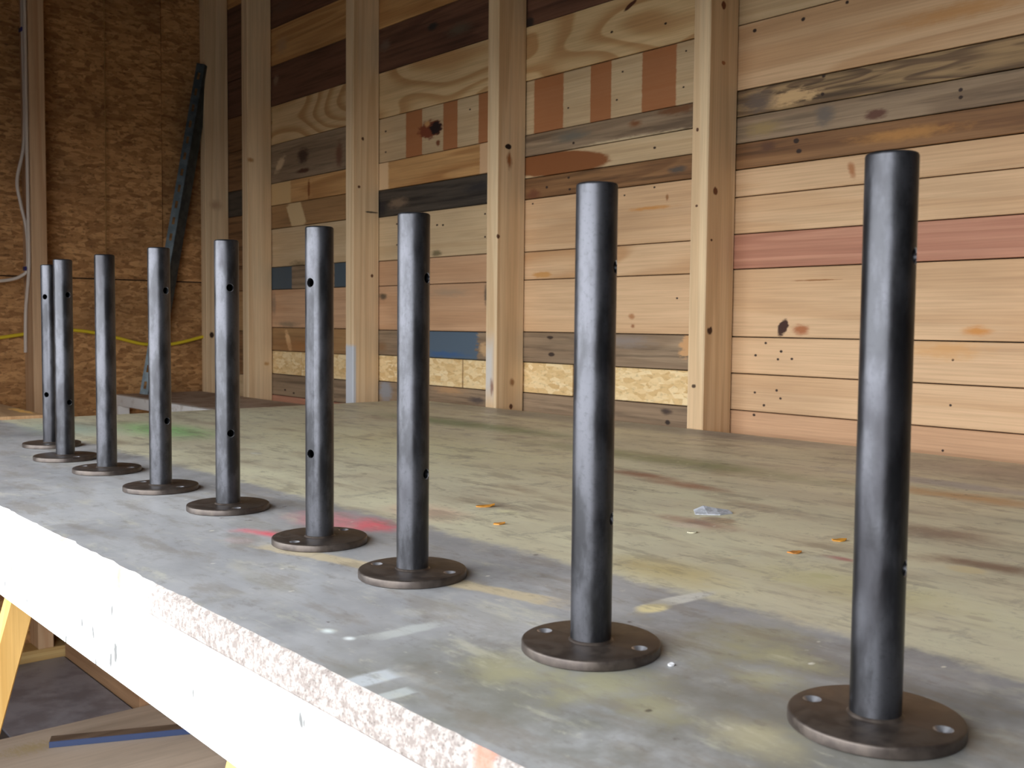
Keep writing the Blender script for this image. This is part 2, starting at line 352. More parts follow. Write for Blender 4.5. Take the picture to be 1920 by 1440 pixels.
bays[1] = (520, [
    (48.8, 'dark', dict(ring=4, along=1.0, across=9, k=0.6), [B(530, 10, 26, 16, (104, 76, 62), soft=0.7)]),
    (120, 'honey', dict(ring=7, along=0.5, across=16, k=0.6), [B(527, 85, 16, 22, (176, 140, 104), soft=0.9)]),
    (196, 'dark', dict(ring=3, along=0.6, across=6, k=0.5), [B(517, 150, 7, 12, (130, 104, 86), rz=0.4, soft=0.7)]),
    (269.5, 'bold', BG, ()),
    (342.5, 'gray', dict(ring=4, along=1.2, across=9, k=0.5), [B(568, 292, 14, 20, (70, 52, 42), soft=0.7), B(568, 320, 16, 6, (80, 50, 38), soft=0.6), B(636, 290, 10, 34, (112, 78, 60), soft=0.8), B(525, 308, 14, 12, (196, 168, 134), rz=0.6, soft=0.6)]),
    (384.5, 'honey', dict(ring=4, along=0.9, across=9, k=0.6), [B(524, 370, 22, 60, (208, 172, 122), rect=True, soft=0.1, amp=0.1), B(579, 355, 3, 26, (130, 78, 42), soft=0.7)]),
    (428.4, 'tan', FG, [B(555, 402, 14, 36, (206, 176, 132), rect=True, soft=0.2, amp=0.1, rz=0.5)]),
    (500.6, 'pale', FG, [B(558, 498, 24, 14, (132, 112, 82), soft=0.9)]),
    (542.8, 'gray', FG, [B(527, 521, 20, 60, (74, 84, 92), rect=True, soft=0.05, amp=0.05), B(640, 521, 14, 60, (74, 84, 92), rect=True, soft=0.05, amp=0.05)]),
    (614, 'pink', FG, [B(513, 570, 6, 30, (150, 124, 100), soft=0.9), B(540, 608, 30, 8, (150, 126, 100), soft=0.9)]),
    (657.5, 'tan', FG, [B(540, 640, 5, 30, (214, 170, 122), rz=0.45, soft=0.5), B(560, 650, 70, 20, (164, 108, 62), soft=1.0, k=0.6)]),
    (701.4, 'osb', None, ()), (740.7, 'gray', FG, holes((534, 731), (550, 737), r=3)), (850, 'red', FG, ())])
bays[0] = (440, [
    (11.7, 'honey', FG, ()), (150, 'dark', FG, ()), (219.4, 'dark', FG, ()), (284, 'brown', FG, ()), (358, 'brown', FG, ()), (406, 'char', FG, ()),
    (500, 'brown', FG, ()), (546, 'brown', FG, ()), (620, 'tan', FG, ()), (700, 'brown', FG, ()), (742, 'pale', FG, ()), (850, 'red', FG, ())])
OSB_STRIP = osb('pale_strand_board', ((210, 172, 118), (226, 194, 142), (238, 212, 166)), 2.0, 1.5, 'XZ', 0.0, 0.35, 0.4)
osb_seams = {1: 562, 2: 865, 3: 1073}
kinds = list(KN)
pm_count = 0
def plank(x0, x1, z0, z1, kind, fig, marks, seed):
    global pm_count
    l, d = KN[kind]
    wthr = {'gray': 0.5, 'rough': 0.75, 'brown': 0.6, 'dark': 0.5, 'char': 0.7, 'tan': 0.3, 'honey': 0.22}.get(kind, 0.1)
    mat = wood('plank_%s_%d' % (kind, pm_count), l, d, 'X', seed, blobs=marks, weather=wthr, **(fig or {})); pm_count += 1
    dy = random.uniform(0, 0.003)
    box('plank', x0 + 0.001, x1 - 0.001, PLANK_Y + dy, PLANK_Y + 0.026, z0 + 0.0009, z1 - 0.0009, mat, wr, 0.0012)
extra_mats = None
for bi in range(len(SX) - 1):
    xa = WALL_X + 0.001 if bi == 0 else SX[bi] + SW / 2; xb = SX[bi + 1] + SW / 2
    if bi in bays:
        cx, rows = bays[bi]
        zt = wxz(cx, rows[0][0])[1] + 0.10; prev = zt
        for j, (yb, kind, fig, marks) in enumerate(rows):
            zb = max(wxz(cx, yb)[1], 0.45) if j < len(rows) - 1 else wxz(cx, rows[-2][0])[1] - 0.11
            if kind == 'osb':
                xs = wxz(osb_seams[bi], rows[j - 1][0])[0]
                for u0, u1 in ((xa, xs - 0.002), (xs + 0.002, xb)):
                    box('strand_board_strip', u0 + 0.001, u1 - 0.001, PLANK_Y + 0.004, PLANK_Y + 0.026, zb + 0.0012, prev - 0.0012, OSB_STRIP, wr, 0.0008)
            else:
                plank(xa, xb, zb, prev, kind, fig, marks, bi * 13.1 + j * 3.7)
            prev = zb
        # boards above and below the ones in view
        z = zt; i = 0
        while z < CEIL - 0.02:
            z2 = min(z + random.choice((0.1, 0.12, 0.09)), CEIL)
            plank(xa, xb, z, z2, random.choice(('honey', 'brown', 'tan', 'pine', 'dark')), FG, (), bi * 7.7 + i); z = z2; i += 1
        z = prev
    else:
        z = CEIL
        while z > 0.5:
            z2 = z - random.choice((0.1, 0.12, 0.09)); plank(xa, xb, z2, z, random.choice(('pine', 'pale', 'tan', 'pine', 'gray')), FG, (), bi * 5.1 + z); z = z2
    while z > 0.02:
        z2 = max(z - 0.14, 0.0); plank(xa, xb, z2, z, random.choice(('pine', 'tan', 'gray')), FG, (), bi * 3.1 + z); z = z2
def SB(si, px, py, rx, ry, color, **k):                  # mark on a stud; its across coordinate is x + y
    front = k.pop('front', False)
    if front: p = on_y(px, py, STUD_Y); q = on_y(px + rx, py, STUD_Y); zz = on_y(px, py + ry, STUD_Y)
    else: p = on_x(px, py, SX[si] + SW); q = on_x(px + rx, py, SX[si] + SW); zz = on_x(px, py + ry, SX[si] + SW)
    return dict(c=(p.x + p.y, p.z), rad=(abs(q.x + q.y - p.x - p.y), abs(zz.z - p.z)), color=color, **k)
KD = (92, 58, 38)
stud_marks = {
    0: [SB(0, 397, 628, 5, 7, (60, 40, 26), soft=0.4), SB(0, 405, 385, 18, 14, (186, 152, 120), soft=0.9)],
    1: [SB(1, 470, 300, 10, 6, (178, 132, 88), soft=0.8), SB(1, 500, 682, 7, 5, (186, 142, 92), soft=0.8)],
    2: [SB(2, 680, 260, 3, 4, KD), SB(2, 673, 350, 3, 3, KD), SB(2, 698, 517, 3, 4, KD), SB(2, 696, 398, 14, 2, (90, 76, 60)), SB(2, 656, 705, 10, 62, (196, 198, 204), front=True, rect=True, soft=0.15, amp=0.1)],
    3: [SB(3, 953, 275, 6, 6, (38, 24, 20), soft=0.3), SB(3, 955, 300, 7, 22, (150, 96, 56), soft=0.8), SB(3, 934, 443, 4, 5, KD), SB(3, 960, 717, 6, 10, (150, 108, 70), soft=0.7), SB(3, 958, 762, 4, 6, KD), SB(3, 917, 690, 12, 80, (204, 196, 188), front=True, rect=True, soft=0.8, amp=0.1), SB(3, 922, 725, 5, 20, (150, 116, 100), front=True, soft=0.7)],
    4: [SB(4, 1357, 10, 5, 9, (110, 62, 36)), SB(4, 1341, 358, 5, 9, (110, 66, 40)), SB(4, 1331, 620, 6, 9, (70, 44, 30), soft=0.4), SB(4, 1334, 450, 2.5, 3, KD), SB(4, 1301, 724, 5, 5, (80, 60, 44), front=True), SB(4, 1308, 243, 3, 5, KD, front=True), SB(4, 1357, 118, 4, 4, (160, 104, 66)), SB(4, 1306, 386, 3, 3, KD, front=True)]}
for i, x in enumerate(SX):
    box('stud', x, x + SW, STUD_Y, PLANK_Y - 0.0005, 0.04, CEIL, stud_mat(10 + i, stud_marks.get(i, ())), wr, 0.002)
box('sill_plate', SX[1] + SW, ROOM_X1, STUD_Y, PLANK_Y - 0.0005, 0, 0.039, stud_mat(40), wr, 0.002)

# ------------------------------------------------------------------ work table
TX0, TX1, TY0, TY1 = -2.1254, 0.313, 0.2897, 1.5089
SHEET = 0.024; APR = 0.093
mt = Mat('stained_table_top', 0.4, 0, 0.5)
x, y, z = mt.xyz(); P = mt.vec(x, y)
n1 = mt.noise(mt.vec(mt.math('MULTIPLY', x, 4.0), mt.math('MULTIPLY', y, 8.0)), 1.0, 5.0, 0.62)
n2 = mt.noise(mt.mp(P, (3, 1, 0), 0.0, (5, 16, 1)), 1.0, 4.0, 0.6)
n3 = mt.noise(P, 26.0, 4.0, 0.6); n4 = mt.noise(P, 7.0, 5.0, 0.65)
nz = mt.math('SUBTRACT', mt.noise(P, 32.0, 4.0, 0.65), 0.5)
olive = mt.mix(mt.rng(n1, 0.38, 0.62), lin((200, 193, 168)), lin((216, 211, 182)))
olive = mt.mix(mt.rng(n2, 0.52, 0.72, 0, 0.75), olive, lin((158, 142, 122)))
olive = mt.mix(mt.rng(n4, 0.56, 0.74, 0, 0.7), olive, lin((216, 212, 182)))
gray = mt.mix(mt.rng(n1, 0.35, 0.65), lin((144, 144, 147)), lin((170, 170, 172)))
gray = mt.mix(mt.rng(n4, 0.5, 0.7, 0, 0.55), gray, lin((110, 110, 111)))
gray = mt.mix(mt.rng(n2, 0.56, 0.75, 0, 0.45), gray, lin((146, 141, 122)))
edge = mt.math('MULTIPLY_ADD', nz, 0.05, mt.math('MULTIPLY_ADD', x, -0.02, y))
far = mt.rng(edge, 0.575, 0.598)
col = mt.mix(far, gray, olive)
def T(px, py, rx, ry, color, **k):                        # stain on the table, radii in metres along X and Y
    p = on_z(px, py, TH); return dict(c=(p.x, p.y), rad=(rx, ry), color=color, **k)
def TW(X, Y, rx, ry, color, **k): return dict(c=(X, Y), rad=(rx, ry), color=color, **k)
stains = [
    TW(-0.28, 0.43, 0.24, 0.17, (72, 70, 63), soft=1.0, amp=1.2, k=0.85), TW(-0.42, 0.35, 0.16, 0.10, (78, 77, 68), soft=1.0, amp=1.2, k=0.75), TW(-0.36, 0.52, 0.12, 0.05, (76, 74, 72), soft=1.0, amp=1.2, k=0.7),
    TW(-1.4, 1.47, 0.9, 0.10, (104, 102, 98), soft=0.8, amp=0.5), TW(-0.5, 1.40, 0.5, 0.16, (112, 104, 96), soft=0.8, amp=0.6),
    TW(-1.55, 1.22, 0.42, 0.075, (88, 102, 70), soft=0.9, amp=0.7, k=0.9), TW(-0.98, 1.13, 0.40, 0.07, (92, 98, 66), soft=0.9, amp=0.8, k=0.8),
    TW(-1.78, 0.72, 0.24, 0.10, (112, 150, 100), soft=1.0, amp=0.5, k=1.0), TW(-1.90, 0.60, 0.22, 0.10, (120, 138, 128), soft=1.0, amp=0.5, k=0.8),
    TW(-1.95, 1.05, 0.2, 0.35, (168, 164, 140), soft=1.0, amp=0.4, k=0.7),
    TW(-1.35, 0.95, 0.55, 0.26, (162, 156, 124), soft=1.0, amp=0.9, k=0.6),
    TW(-0.55, 1.16, 0.20, 0.045, (142, 104, 62), soft=0.9, amp=0.9, k=0.75), TW(-0.62, 1.24, 0.22, 0.04, (120, 116, 118), soft=0.8, amp=0.8, k=0.8),
    T(1200, 890, 0.10, 0.03, (108, 78, 64), soft=0.9, amp=0.9), T(1290, 910, 0.09, 0.03, (110, 80, 66), soft=0.9, amp=0.9), T(1310, 980, 0.07, 0.028, (122, 96, 84), soft=0.9, amp=0.9),
    T(1760, 1000, 0.09, 0.05, (100, 88, 78), soft=0.9, amp=1.0), T(1850, 1060, 0.07, 0.03, (92, 76, 66), soft=0.9, amp=1.0), T(1600, 1100, 0.14, 0.06, (140, 134, 96), soft=1.0, amp=1.2, k=0.6),
    T(1250, 1070, 0.10, 0.05, (136, 122, 78), soft=1.0, amp=0.6, k=0.7), T(1380, 1200, 0.05, 0.08, (124, 119, 92), soft=1.0, amp=1.5, k=0.5),
    TW(-0.66, 0.452, 0.20, 0.013, (140, 128, 104), rz=0.24, rect=True, soft=0.5, amp=1.2, k=0.8),
    T(1130, 1290, 0.035, 0.05, (122, 118, 92), soft=1.0, amp=1.6, k=0.6), T(960, 1260, 0.05, 0.03, (122, 118, 92), soft=1.0, amp=1.6, k=0.6), T(1230, 1330, 0.03, 0.03, (120, 116, 90), soft=1.0, amp=1.6, k=0.5), T(1420, 1380, 0.04, 0.03, (128, 122, 100), soft=1.0, amp=1.2, k=0.7),
    T(1460, 1230, 0.05, 0.03, (122, 118, 92), soft=1.0, amp=1.6, k=0.6), T(1440, 1270, 0.03, 0.03, (122, 118, 92), soft=1.0, amp=1.6, k=0.6),
    T(500, 1000, 0.045, 0.018, (206, 92, 104), rz=0.4, soft=1.0, amp=1.4, k=0.95), T(700, 985, 0.045, 0.040, (206, 88, 100), soft=1.0, amp=1.4, k=0.95), T(620, 975, 0.08, 0.05, (196, 116, 122), soft=1.0, amp=1.2, k=0.7), T(800, 960, 0.08, 0.05, (162, 132, 116), soft=1.0, amp=0.6, k=0.7),
    T(450, 1013, 0.022, 0.014, (120, 112, 112), soft=0.4, amp=0.3),
    T(1270, 1125, 0.010, 0.045, (186, 184, 178), rz=-0.05, soft=0.4, amp=0.5), T(1225, 1140, 0.012, 0.018, (166, 150, 116), soft=0.5, amp=0.5),
    T(1362, 1047, 0.0025, 0.052, (192, 184, 156), soft=0.5, amp=0.8), T(1345, 975, 0.022, 0.016, (176, 156, 128), soft=0.35, amp=0.5),
    T(765, 1182, 0.010, 0.034, (132, 134, 132), rect=True, soft=0.5, amp=1.2, k=0.7), T(700, 1272, 0.010, 0.018, (140, 144, 148), rect=True, soft=0.4, amp=0.6, k=0.7), T(742, 1301, 0.006, 0.012, (138, 142, 142), rect=True, soft=0.4, amp=0.6, k=0.6),
    T(615, 1183, 0.008, 0.006, (196, 208, 226), soft=1.0, amp=0.3), T(655, 1197, 0.006, 0.005, (200, 212, 228), soft=1.0, amp=0.3),
    T(480, 850, 0.016, 0.010, (190, 188, 174), soft=0.5, amp=0.4), T(1540, 1080, 0.013, 0.008, (176, 170, 130), soft=0.4, amp=0.5), T(1460, 1087, 0.010, 0.006, (182, 176, 140), soft=0.4, amp=0.5), T(1812, 1068, 0.020, 0.016, (150, 140, 112), soft=0.5, amp=0.6),
    T(1575, 1047, 0.022, 0.010, (128, 78, 78), soft=0.9, amp=0.5), T(950, 960, 0.02, 0.012, (160, 156, 128), soft=0.8, amp=0.8), T(1290, 822, 0.20, 0.006, (150, 146, 136), soft=0.8, amp=0.8, k=0.7),
    T(900, 775, 0.16, 0.008, (160, 158, 150), soft=0.8, amp=0.8, k=0.6), T(1290, 985, 0.03, 0.020, (160, 150, 136), soft=1.0, amp=1.4, k=0.8), T(1835, 1160, 0.012, 0.006, (172, 164, 140), soft=0.5, amp=0.6),
]
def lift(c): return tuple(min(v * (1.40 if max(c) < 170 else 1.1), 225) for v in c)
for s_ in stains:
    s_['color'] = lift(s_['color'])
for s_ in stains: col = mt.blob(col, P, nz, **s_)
g1 = mt.noise(mt.mp(P, (1, 7, 0), -0.25, (9, 26, 1)), 1.0, 6.0, 0.7)
g2 = mt.noise(mt.mp(P, (4, 3, 0), 0.4, (16, 9, 1)), 1.0, 6.0, 0.72)
col = mt.mix(mt.rng(g1, 0.52, 0.63, 0, 0.42), col, lin((122, 112, 98)))
col = mt.mix(mt.rng(g2, 0.56, 0.65, 0, 0.36), col, lin((118, 114, 110)))
col = mt.mix(mt.rng(g1, 0.44, 0.30, 0, 0.40), col, lin((206, 202, 178)))
g3 = mt.noise(mt.mp(P, (2, 9, 0), 0.2, (34, 60, 1)), 1.0, 7.0, 0.75)
col = mt.mix(mt.rng(g3, 0.55, 0.66, 0, 0.38), col, lin((98, 90, 80)))
col = mt.mix(mt.rng(g3, 0.40, 0.31, 0, 0.35), col, lin((214, 208, 188)))
scr = mt.noise(mt.mp(P, (8, 2, 0), 1.25, (5, 190, 1)), 1.0, 2.0, 0.5)
col = mt.mix(mt.math('MULTIPLY', mt.rng(scr, 0.70, 0.74, 0, 0.6), mt.rng(n1, 0.48, 0.6)), col, lin((206, 200, 176)))
sv3 = mt.vor(mt.mp(P, (1, 6, 0), 0.5, (1, 0.6, 1)), 44.0, 1.0, 'Distance')
col = mt.mix(mt.math('MULTIPLY', mt.rng(sv3, 0.085, 0.05), mt.rng(g2, 0.5, 0.56, 0, 0.8)), col, lin((220, 216, 202)))
col = mt.mix(mt.math('MULTIPLY', mt.rng(mt.vor(mt.mp(P, (7, 1, 0), 0.9, (1, 0.7, 1)), 24.0, 1.0, 'Distance'), 0.06, 0.03), mt.rng(g1, 0.46, 0.52, 0, 0.8)), col, lin((70, 60, 54)))
# dried specks and drips of pale paint, and fine dark scuffs
sv = mt.vor(mt.mp(P, (0, 0, 0), 0.3, (1, 0.5, 1)), 16.0, 1.0, 'Distance')
speck = mt.math('MULTIPLY', mt.rng(sv, 0.055, 0.03), mt.rng(mt.noise(P, 6.0, 2.0), 0.5, 0.6))
col = mt.mix(mt.math('MULTIPLY', speck, 0.8), col, lin((196, 190, 168)))
sv2 = mt.vor(mt.mp(P, (5, 2, 0), 0.8, (1, 0.35, 1)), 30.0, 1.0, 'Distance')
col = mt.mix(mt.math('MULTIPLY', mt.rng(sv2, 0.06, 0.03), mt.rng(n4, 0.5, 0.62, 0, 0.55)), col, lin((184, 176, 150)))
scuff = mt.noise(mt.mp(P, (0, 0, 0), 0.15, (14, 110, 1)), 1.0, 4.0, 0.7)
col = mt.mix(mt.rng(scuff, 0.55, 0.75, 0, 0.35), col, lin((126, 120, 110)))
col = mt.mix(mt.rng(n3, 0.56, 0.72, 0, 0.25), col, lin((196, 192, 178)))
mt.bump(n3, 0.12, 0.001)
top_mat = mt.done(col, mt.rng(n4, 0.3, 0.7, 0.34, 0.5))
me_ = Mat('particle_board_edge', 0.85)
P3 = me_.mp(me_.pos, (0, 0, 0), 0, (1, 1, 1))
sp1 = me_.vor(P3, 420.0, 1.0, 'Distance'); sp2 = me_.noise(P3, 260.0, 3.0, 0.7)
x, y, z = me_.xyz()
ecol = me_.mix(me_.rng(sp2, 0.4, 0.62), lin((160, 152, 147)), lin((122, 112, 107)))
ecol = me_.mix(me_.rng(sp1, 0.30, 0.16, 0, 0.55), ecol, lin((52, 45, 42)))
EP = me_.vec(x, z); enz = me_.math('SUBTRACT', me_.noise(EP, 120.0, 3.0, 0.7), 0.5)
paint = me_.rng(me_.math('MULTIPLY_ADD', enz, 0.25, x), -0.85, -0.70)  # zero where the painted-in glare whitens the edge
ecol = me_.mix(paint, lin((238, 234, 226)), ecol)          # overexposed daylight painted in: far stretch of the edge goes white
for px, py, rx in ((112, 1022, 0.010), (222, 1085, 0.012), (905, 1425, 0.012)):
    p = on_y(px, py, TY0); ecol = me_.blob(ecol, EP, enz, (p.x, p.z), (rx, 0.02), (168, 112, 92), soft=0.7, amp=0.8, k=0.8)
edge_mat = me_.done(ecol)

table = empty('work_table', ((TX0 + TX1) / 2, (TY0 + TY1) / 2, 0))
tag(table, 'long work table with paint-stained gray-green top and chipped white edge, under the steel posts', 'table')
bm = bmesh.new()
NX = 260; rows_ = []
xs_ = [TX0 + (TX1 - TX0) * i / NX for i in range(NX + 1)]
jit = 0.0; ja = []
for i in range(NX + 1):
    jit = jit * 0.6 + random.uniform(-0.0013, 0.0013); ja.append(jit)
prof = []
for i, xx in enumerate(xs_):
    rows_.append([bm.verts.new((xx, TY0 + 0.0012, TH - SHEET)), bm.verts.new((xx, TY0, TH - SHEET + 0.002)), bm.verts.new((xx, TY0 + 0.0005 + abs(ja[i]) * 0.3, TH - 0.0025 - abs(ja[i]) * 0.4)),
                  bm.verts.new((xx, TY0 + 0.003 + ja[i] + abs(ja[i]), TH)), bm.verts.new((xx, TY1, TH)), bm.verts.new((xx, TY1, TH - SHEET))])
for A, Bq in zip(rows_, rows_[1:]):
    for k in range(6):
        fc = bm.faces.new((A[k], A[(k + 1) % 6], Bq[(k + 1) % 6], Bq[k])); fc.material_index = 0 if k == 3 else 1
for A in (rows_[0], rows_[-1]): bm.faces.new(A).material_index = 1
bmesh.ops.translate(bm, vec=-table.location, verts=bm.verts)
me = bm_mesh(bm, 'table_top'); me.materials.append(top_mat); me.materials.append(edge_mat)
link('table_top', me, None, table)
# white-painted apron boards under the sheet
mw = Mat('white_painted_board', 0.55)
x, y, z = mw.xyz(); WP = mw.vec(x, z); wnz = mw.math('SUBTRACT', mw.noise(WP, 150.0, 3.0, 0.7), 0.5)
wcol = mw.mix(mw.rng(mw.noise(mw.vec(mw.math('MULTIPLY', x, 2), mw.math('MULTIPLY', z, 40)), 1.0, 3.0), 0.5, 0.75, 0, 0.3), lin((246, 246, 244)), lin((232, 226, 220)))
for px, py, rx, rz_, in ((8, 1095, 0.003, 0.0), (49, 1128, 0.003, 0.2), (61, 1120, 0.002, 0), (152, 1168, 0.004, 0), (173, 1187, 0.004, 0.3), (122, 1199, 0.004, -0.3), (208, 1145, 0.004, -0.2), (206, 1237, 0.005, -0.2), (215, 1222, 0.007, 0.0), (562, 1352, 0.004, 0.2), (568, 1356, 0.002, 0), (360, 1300, 0.003, 0), (178, 1243, 0.003, 0), (20, 1068, 0.003, 0), (118, 1155, 0.002, 0)):
    p = on_y(px, py, TY0); wcol = mw.blob(wcol, WP, wnz, (p.x, p.z), (rx * 0.8, rx * 2.0), (10, 10, 10), rz=rz_, soft=0.6, amp=0.9, k=0.85)
for px, py in ((20, 1068), (258, 1235)):
    p = on_y(px, py, TY0); wcol = mw.blob(wcol, WP, wnz, (p.x, p.z), (0.003, 0.004), (226, 160, 120), soft=0.8, amp=0.6)
apron_mat = mw.done(wcol)
brd = wood('frame_lumber', (178, 142, 104), (150, 110, 74), 'X', 9.0, plane='XZ')
AB = TH - APR
box('front_board', TX0, TX1, TY0 + 0.0008, TY0 + 0.038, AB, TH - SHEET - 0.0003, apron_mat, table, 0.0015)
box('back_board', TX0, TX1, TY1 - 0.038, TY1, AB, TH - SHEET - 0.0003, brd, table, 0.0015)
box('end_board', TX0, TX0 + 0.038, TY0 + 0.039, TY1 - 0.039, AB, TH - SHEET - 0.0003, brd, table, 0.0015)
box('end_board', TX1 - 0.038, TX1, TY0 + 0.039, TY1 - 0.039, AB, TH - SHEET - 0.0003, brd, table, 0.0015)

# ------------------------------------------------------------------ sawhorses carrying the table
yellow = wood('yellow_lumber', (214, 172, 104), (192, 146, 76), 'Z', 2.0, 5, 0.4, 12, 0.5, 0.1, 0.1)
def sawhorse(X, label, slope=0.269, yf=0.428):
    s = empty('sawhorse', (X, 0.9, 0)); tag(s, label, 'sawhorse', 'yellow sawhorses carrying the work table')
    zt = AB - 0.0004
    box('beam', X - 0.019, X + 0.019, 0.46, 1.44, zt - 0.089, zt, yellow, s, 0.002)
    for yb, sg in ((yf, -1), (1.30, 1)):
        top = Vector((X - 0.034, yb, zt - 0.004)); bot = Vector((X - 0.034, yb + sg * slope * zt, 0.03))
        bar('leg', bot, top, 0.028, 0.034, yellow, s, 0.002)
        box('foot', X - 0.25, X + 0.25, bot.y - 0.02, bot.y + 0.02, 0.0, 0.028, yellow, s, 0.002)
    box('cross_brace', X - 0.0195, X + 0.0, 0.30, 1.40, 0.30, 0.34, yellow, s, 0.002)
    return s
sawhorse(-1.455, 'yellow timber sawhorse at far end, leg showing at the left photo border')
sawhorse(-0.665, 'yellow timber sawhorse near the camera, mostly hidden below the white table edge', yf=0.362)

# ------------------------------------------------------------------ steel posts
ms = Mat('dark_raw_steel', 0.36, 0.85, 0.5)
oi = ms.t.nodes.new('ShaderNodeObjectInfo')
n_a = ms.noise(ms.mp(ms.pos, (0, 0, 0), 0, (60, 60, 22)), 1.0, 4.0, 0.6)
n_b = ms.noise(ms.pos, 420.0, 3.0, 0.65)
n_c = ms.noise(ms.mp(ms.pos, (2, 4, 1), 0, (26, 26, 11)), 1.0, 3.0, 0.55)
sc_ = ms.mix(ms.rng(n_a, 0.38, 0.62), lin((58, 58, 61)), lin((82, 82, 87)))
sc_ = ms.mix(ms.rng(n_c, 0.54, 0.68, 0, 0.6), sc_, lin((38, 36, 39)))
sc_ = ms.mix(ms.rng(n_b, 0.52, 0.7, 0, 0.3), sc_, lin((50, 50, 53)))
ms.bump(n_b, 0.10, 0.0004)
steel = ms.done(sc_, ms.rng(n_a, 0.3, 0.7, 0.30, 0.42))
mp_ = Mat('brown_oiled_steel', 0.38, 0.6, 0.5)
n_a = mp_.noise(mp_.pos, 90.0, 4.0, 0.6)
plate_mat = mp_.done(mp_.mix(mp_.rng(n_a, 0.35, 0.65), lin((66, 58, 54)), lin((84, 75, 69))), mp_.rng(n_a, 0.3, 0.7, 0.33, 0.45))
POST_H, PT, PR, TR = 0.2736, 0.006, 0.0412, 0.01215
tube = bm_mesh(lathe([(TR - 0.0034, 0.0), (TR, 0.0), (TR, POST_H - PT - 0.0016), (TR - 0.0003, POST_H - PT - 0.0008), (TR - 0.0008, POST_H - PT - 0.0003), (TR - 0.0016, POST_H - PT), (TR - 0.0030, POST_H - PT), (TR - 0.0034, POST_H - PT - 0.0006), (TR - 0.0034, 0.0)], 72), 'tube_blank')
def drill(zc, depth, r1, r2):
    bm = lathe([(0, -0.001), (r1, -0.001), (r1, depth - 0.0008), (r2, depth + 0.001), (r2, depth + 0.004), (0, depth + 0.004)], 28)
    return bm
cut = []
L = POST_H - PT
for zc in (L * (1 - 0.18), L * (1 - 0.728)):
    bm = drill(zc, TR, 0.0036, 0.0046)
    bmesh.ops.rotate(bm, cent=(0, 0, 0), matrix=Matrix.Rotation(math.radians(90), 3, 'Y'), verts=bm.verts)
    bmesh.ops.translate(bm, vec=(0, 0, zc), verts=bm.verts)
    cut.append(bm_mesh(bm, 'drill'))
tube_me = carve(tube, cut, 'post_tube', 32); tube_me.materials.clear(); tube_me.materials.append(steel)
bs = Mat('bare_drilled_steel', 0.3, 0.9); bare = bs.done(lin((206, 206, 212)))
tube_me.materials.append(bare)
for p in tube_me.polygons:
    c = p.center
    for zc in (L * (1 - 0.18), L * (1 - 0.728)):
        rr = math.hypot(c.y, c.z - zc)
        if c.x > 0 and 0.0037 < rr < 0.00475 and math.hypot(c.x, c.y) < TR - 0.00005: p.material_index = 1
plate = bm_mesh(lathe([(0, 0), (PR - 0.0005, 0), (PR, 0.0005), (PR, PT - 0.0012), (PR - 0.0003, PT - 0.0005), (PR - 0.0007, PT - 0.0002), (PR - 0.0013, PT), (0, PT)], 96), 'plate_blank')
cut = []
for sg in (-1, 1):
    bm = lathe([(0, -0.002), (0.0024, -0.002), (0.0024, PT - 0.0022), (0.0050, PT + 0.0004), (0.0050, PT + 0.003), (0, PT + 0.003)], 28)
    bmesh.ops.translate(bm, vec=(sg * 0.0315, 0, 0), verts=bm.verts); cut.append(bm_mesh(bm, 'drill'))
plate_me = carve(plate, cut, 'flange_plate', 32); plate_me.materials.clear(); plate_me.materials.append(plate_mat); plate_me.materials.append(bare)
for p in plate_me.polygons:
    rr = min(math.hypot(p.center.x - 0.0315, p.center.y), math.hypot(p.center.x + 0.0315, p.center.y))
    if rr < 0.0052 and 0.0005 < p.center.z < PT - 0.0002: p.material_index = 1
weld_me = bm_mesh(lathe([(TR - 0.001, 0), (TR + 0.0013, 0), (TR + 0.0006, 0.0007), (TR, 0.0014), (TR - 0.001, 0.0014)], 48), 'weld_bead', 60); weld_me.materials.append(plate_mat)
posts = [(-0.2588, 0.4553, 72, 12, 'steel post on round flange, nearest the camera at the right end of the row'),
         (-0.4297, 0.4321, 73, 18, 'second steel flanged post from the right, standing before the bay with striped planks'),
         (-0.6422, 0.4530, 58, 26, 'third steel flanged post from the right, in front of the blue-painted plank'),
         (-0.7911, 0.4592, -41, -72, 'fourth steel flanged post from the right, pink spray paint around its base'),
         (-0.9909, 0.4685, 16, -11, 'middle steel flanged post of nine, holes facing the camera, in front of two close studs'),
         (-1.1520, 0.4632, 39, 18, 'fourth steel flanged post from the left, in front of the leaning slotted steel angle'),
         (-1.3303, 0.4654, 180, 42, 'third steel flanged post from the left, no holes showing, below the hanging string'),
         (-1.4832, 0.4625, 32, 8, 'second steel flanged post from the left, partly covering the last post'),
         (-1.6472, 0.4940, -33, -31, 'farthest steel flanged post, leftmost and half hidden behind its neighbour')]
for X, Y, ha, pa, lab in posts:
    po_ = empty('steel_post', (X, Y, TH + 0.0002)); tag(po_, lab, 'post', 'drilled steel flange posts on the work table')
    toward = math.atan2(-Y, -X)
    link('base_plate', plate_me, None, po_, (0, 0, 0), math.radians(pa))
    link('tube', tube_me, None, po_, (0, 0, PT), toward + math.radians(ha))
    link('weld_bead', weld_me, None, po_, (0, 0, PT))

